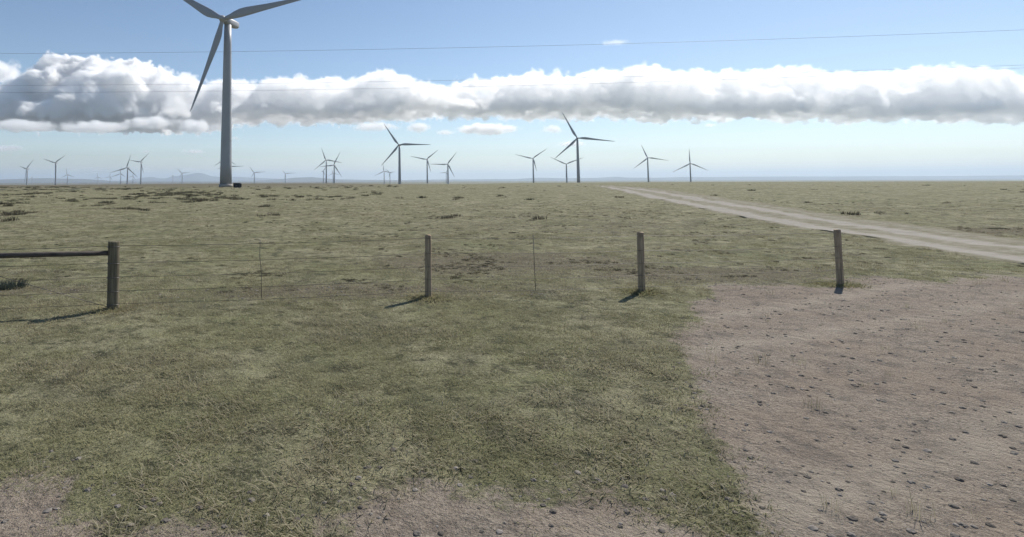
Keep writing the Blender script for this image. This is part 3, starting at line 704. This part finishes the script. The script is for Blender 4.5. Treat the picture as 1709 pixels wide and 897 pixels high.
def scatter(name, P, sc_, tone, meshes, label):
    """one object: points carrying instances of a few tufts"""
    me = bpy.data.meshes.new(name); me.vertices.add(len(P)); me.vertices.foreach_set('co', P.astype(np.float32).ravel())
    for nm, arr in (('sc', sc_), ('rot', rng.uniform(0, 6.28, len(P))), ('tone', tone), ('pick', rng.integers(0, len(meshes), len(P)))):
        a = me.attributes.new(nm, 'FLOAT', 'POINT'); a.data.foreach_set('value', arr.astype(np.float32))
    o = link(name, me, meshes[0].materials[0])
    gt = G(name + ' scatter'); gt.t.interface.new_socket('Geometry', in_out='INPUT', socket_type='NodeSocketGeometry')
    gi = gt.n.new('NodeGroupInput'); jn = gt.n.new('GeometryNodeJoinGeometry')
    def attr(nm):
        a = gt.n.new('GeometryNodeInputNamedAttribute'); a.data_type = 'FLOAT'; a.inputs['Name'].default_value = nm; return a.outputs['Attribute']
    for k, m_ in enumerate(meshes):
        src = bpy.data.objects.new(name + '_source', m_)       # unlinked source, lives only in the node tree
        oi = gt.n.new('GeometryNodeObjectInfo'); oi.inputs['Object'].default_value = src
        ip = gt.n.new('GeometryNodeInstanceOnPoints'); gt.l.new(gi.outputs[0], ip.inputs['Points']); gt.l.new(oi.outputs['Geometry'], ip.inputs['Instance'])
        cmp = gt.math('COMPARE', attr('pick'), float(k), 0.3); gt.l.new(cmp, ip.inputs['Selection'])
        cb_ = gt.n.new('ShaderNodeCombineXYZ'); gt.l.new(attr('rot'), cb_.inputs[2]); gt.l.new(cb_.outputs[0], ip.inputs['Rotation'])
        gt.l.new(attr('sc'), ip.inputs['Scale']); gt.l.new(ip.outputs[0], jn.inputs[0])
    gt.l.new(jn.outputs[0], gt.out.inputs[0])
    md = o.modifiers.new('scatter', 'NODES'); md.node_group = gt.t
    tag(o, label, kind='stuff'); return o
def frustum_pts(n, y0, y1, power=1.0, side=0.3):
    # uniform over the ground seen between two distances (power<1 favours near)
    u = rng.uniform(0, 1, n); Y = (y0 ** (2 * power) + u * (y1 ** (2 * power) - y0 ** (2 * power))) ** (1 / (2 * power))
    X = Y * rng.uniform(-0.66 - side / 3, 1.2 + side / 3, n); return X, Y
M_g1 = m_grass('grass blades', (0.20, 0.20, 0.10), (0.37, 0.34, 0.21))
M_g2 = m_grass('dry stalks', (0.22, 0.19, 0.12), (0.42, 0.38, 0.27))
M_g3 = m_grass('dark weeds', (0.045, 0.042, 0.032), (0.13, 0.12, 0.085))
gm = [tuft_mesh('tuft', 22, 0.012, 0.045, 0.11, 0.0028, M_g1, 1.6, s) for s in (1, 2, 3)]
def on_track(X, Y): return (X > edge(near_e, Y) + 0.2) & (X < edge(far_e, Y) - 0.2)
X, Y = frustum_pts(110000, 3.2, 60, 0.42)
fX, fY = [], []
for px in (191.5, 714, 1068, 1398):
    q = fpt(px, 0); fX.append(q.x + rng.normal(0, 0.13, 60)); fY.append(q.y + rng.normal(0, 0.13, 60))
foot = np.arange(len(X)) >= 0; X = np.concatenate([X] + fX); Y = np.concatenate([Y] + fY); foot = np.concatenate([~foot, np.ones(240, bool)])
keep = (Y > verge_edge(X) + rng.normal(0.0, 0.35, len(X))) & ~on_track(X, Y) & (vnoise(X, Y, 1.3, 3) * 0.5 + vnoise(X, Y, 0.45, 4) * 0.5 + rng.normal(0, 0.12, len(X)) > 0.46 + np.clip((Y - 12) / 60, 0, 0.5)) & (soil_mask(X, Y) < rng.uniform(0.35, 0.9, len(X))) | foot
X, Y = X[keep], Y[keep]
foot = foot[keep]
scatter('grass', np.stack([X, Y, ground_z(X, Y)], -1), np.where(foot, 2.2, 1.0) * rng.uniform(0.6, 1.5, len(X)) * (1 + Y / 60), np.clip(vnoise(X, Y, 3.1, 5) * 0.7 + rng.uniform(0, 0.45, len(X)), 0, 1), gm, 'short grazed olive grass in the near pasture')
dm = [tuft_mesh('straw', 14, 0.02, 0.06, 0.13, 0.004, M_g2, 2.2, s) for s in (11, 12)]
X, Y = frustum_pts(26000, 3.5, 60, 0.45)
keep = (Y > verge_edge(X) - 0.3) & ~on_track(X, Y) & ((vnoise(X, Y, 1.7, 8) > 0.60) | (soil_mask(X, Y) > rng.uniform(0.3, 1.1, len(X))))
X, Y = X[keep], Y[keep]
scatter('dry_grass', np.stack([X, Y, ground_z(X, Y)], -1), rng.uniform(0.6, 1.4, len(X)) * (1 + Y / 50), rng.uniform(0, 1, len(X)), dm, 'pale dry straw lying between the green grass')
# dark low weed clumps and clods, thickest on the left
wm = [tuft_mesh('weed', 60, 0.06, 0.24, 0.34, 0.014, M_g3, 0.9, s) for s in (21, 22, 23)]
X, Y = frustum_pts(80000, 34, 330, 0.55)
sx = X / Y
left = np.clip((0.32 - sx) / 0.55, 0, 1)
clus = vnoise(X, Y, 26, 1) * 0.6 + vnoise(X, Y, 11, 6) * 0.4
nz = vnoise(X, Y, 2.6, 2) * 0.6 + vnoise(X, Y, 1.1, 7) * 0.4
keep = (nz > 0.88 - 0.27 * left * np.clip((clus - 0.45) / 0.3, 0, 1) - 0.03 * left) & (rng.uniform(0, 1, len(X)) < 0.6) & ~on_track(X, Y)
X, Y = X[keep], Y[keep]
scatter('weeds', np.stack([X, Y, ground_z(X, Y)], -1), rng.uniform(0.45, 1.6, len(X)) * (0.9 + Y / 200), rng.uniform(0, 1, len(X)), wm, 'dark low weed clumps dotted over the left pasture')
sm2 = [tuft_mesh('stalks', 16, 0.07, 0.20, 0.08, 0.0022, M_g2, 0.45, s) for s in (31, 32)]
X, Y = frustum_pts(9000, 3.4, 26, 0.45)
lx = np.interp(X, [fpt(p, 0).x for p in (-140, 191.5, 714, 1068, 1398)], [fpt(p, 0).y for p in (-140, 191.5, 714, 1068, 1398)])
line = np.exp(-((Y - lx) / 0.5) ** 2)
keep = ((vnoise(X, Y, 1.4, 71) * 0.6 + vnoise(X, Y, 0.5, 72) * 0.4 > 0.74 - 0.22 * line) & (Y > verge_edge(X) + 0.1)) | (rng.uniform(0, 1, len(X)) < 0.02)
keep &= ~on_track(X, Y)
X, Y = X[keep], Y[keep]
scatter('dry_stalks', np.stack([X, Y, ground_z(X, Y)], -1), rng.uniform(0.5, 1.2, len(X)), rng.uniform(0, 0.9, len(X)), sm2, 'thin dead grass stalks along the fence and the verge')
M_bush = m_grass('scrub leaves', (0.05, 0.065, 0.055), (0.12, 0.15, 0.125))
bl_ = tuft_mesh('scrub_bush', 420, 0.10, 0.36, 0.42, 0.008, M_bush, 0.7, 77)
bp = at(14, 478, 13.4); bo = link('scrub_bush', bl_); bo.location = (bp.x, bp.y, gz(bp.x, bp.y)); bo.scale = (1.0, 0.8, 0.65)
tag(bo, 'small dark blue green scrub bush in the bottom left corner', 'bush')
X, Y = frustum_pts(60000, 12.5, 75, 0.5)
nz = vnoise(X, Y, 1.1, 62) * 0.45 + vnoise(X, Y, 0.4, 63) * 0.55
keep = (nz > 0.81 - 0.22 * soil_mask(X, Y) - 0.10 * np.clip(vnoise(X, Y, 9, 64) - 0.5, 0, 1)) & ~on_track(X, Y) & (Y > verge_edge(X) + 0.5)
X, Y = X[keep], Y[keep]
scatter('small_weeds', np.stack([X, Y, ground_z(X, Y)], -1), rng.uniform(0.08, 0.26, len(X)) * (0.8 + Y / 70), rng.uniform(0, 1, len(X)), wm, 'small dark tufts and droppings strewn over the near pasture')
# clods and stones near the fence
def clod(seed):
    bm = bmesh.new(); bmesh.ops.create_icosphere(bm, subdivisions=2, radius=0.05); rs = np.random.default_rng(seed)
    for v in bm.verts: v.co *= 1 + rs.normal(0, 0.14); v.co.z *= 0.55
    me = bpy.data.meshes.new('clod'); bm.to_mesh(me); bm.free(); me.materials.append(M_clod); return me
M_clod = m_grass('earth clods', (0.17, 0.15, 0.13), (0.42, 0.38, 0.34))
cm = [clod(s) for s in (1, 2, 3)]
X, Y = frustum_pts(110000, 3.0, 45, 0.4)
soil = soil_mask(X, Y) * 0.9 + (vnoise(X, Y, 0.7, 32) - 0.5) * 0.5
keep = ((Y < verge_edge(X) + 0.5) & (rng.uniform(0, 1, len(X)) < 0.35)) | (soil > 0.42)
keep &= ~on_track(X, Y) | (rng.uniform(0, 1, len(X)) < 0.15)
X, Y = X[keep], Y[keep]
scatter('stones', np.stack([X, Y, ground_z(X, Y)], -1), rng.uniform(0, 1, len(X)) ** 6 * 0.5 + 0.10, rng.uniform(0, 1, len(X)) ** 1.5, cm, 'small stones and earth clods on the bare patches')
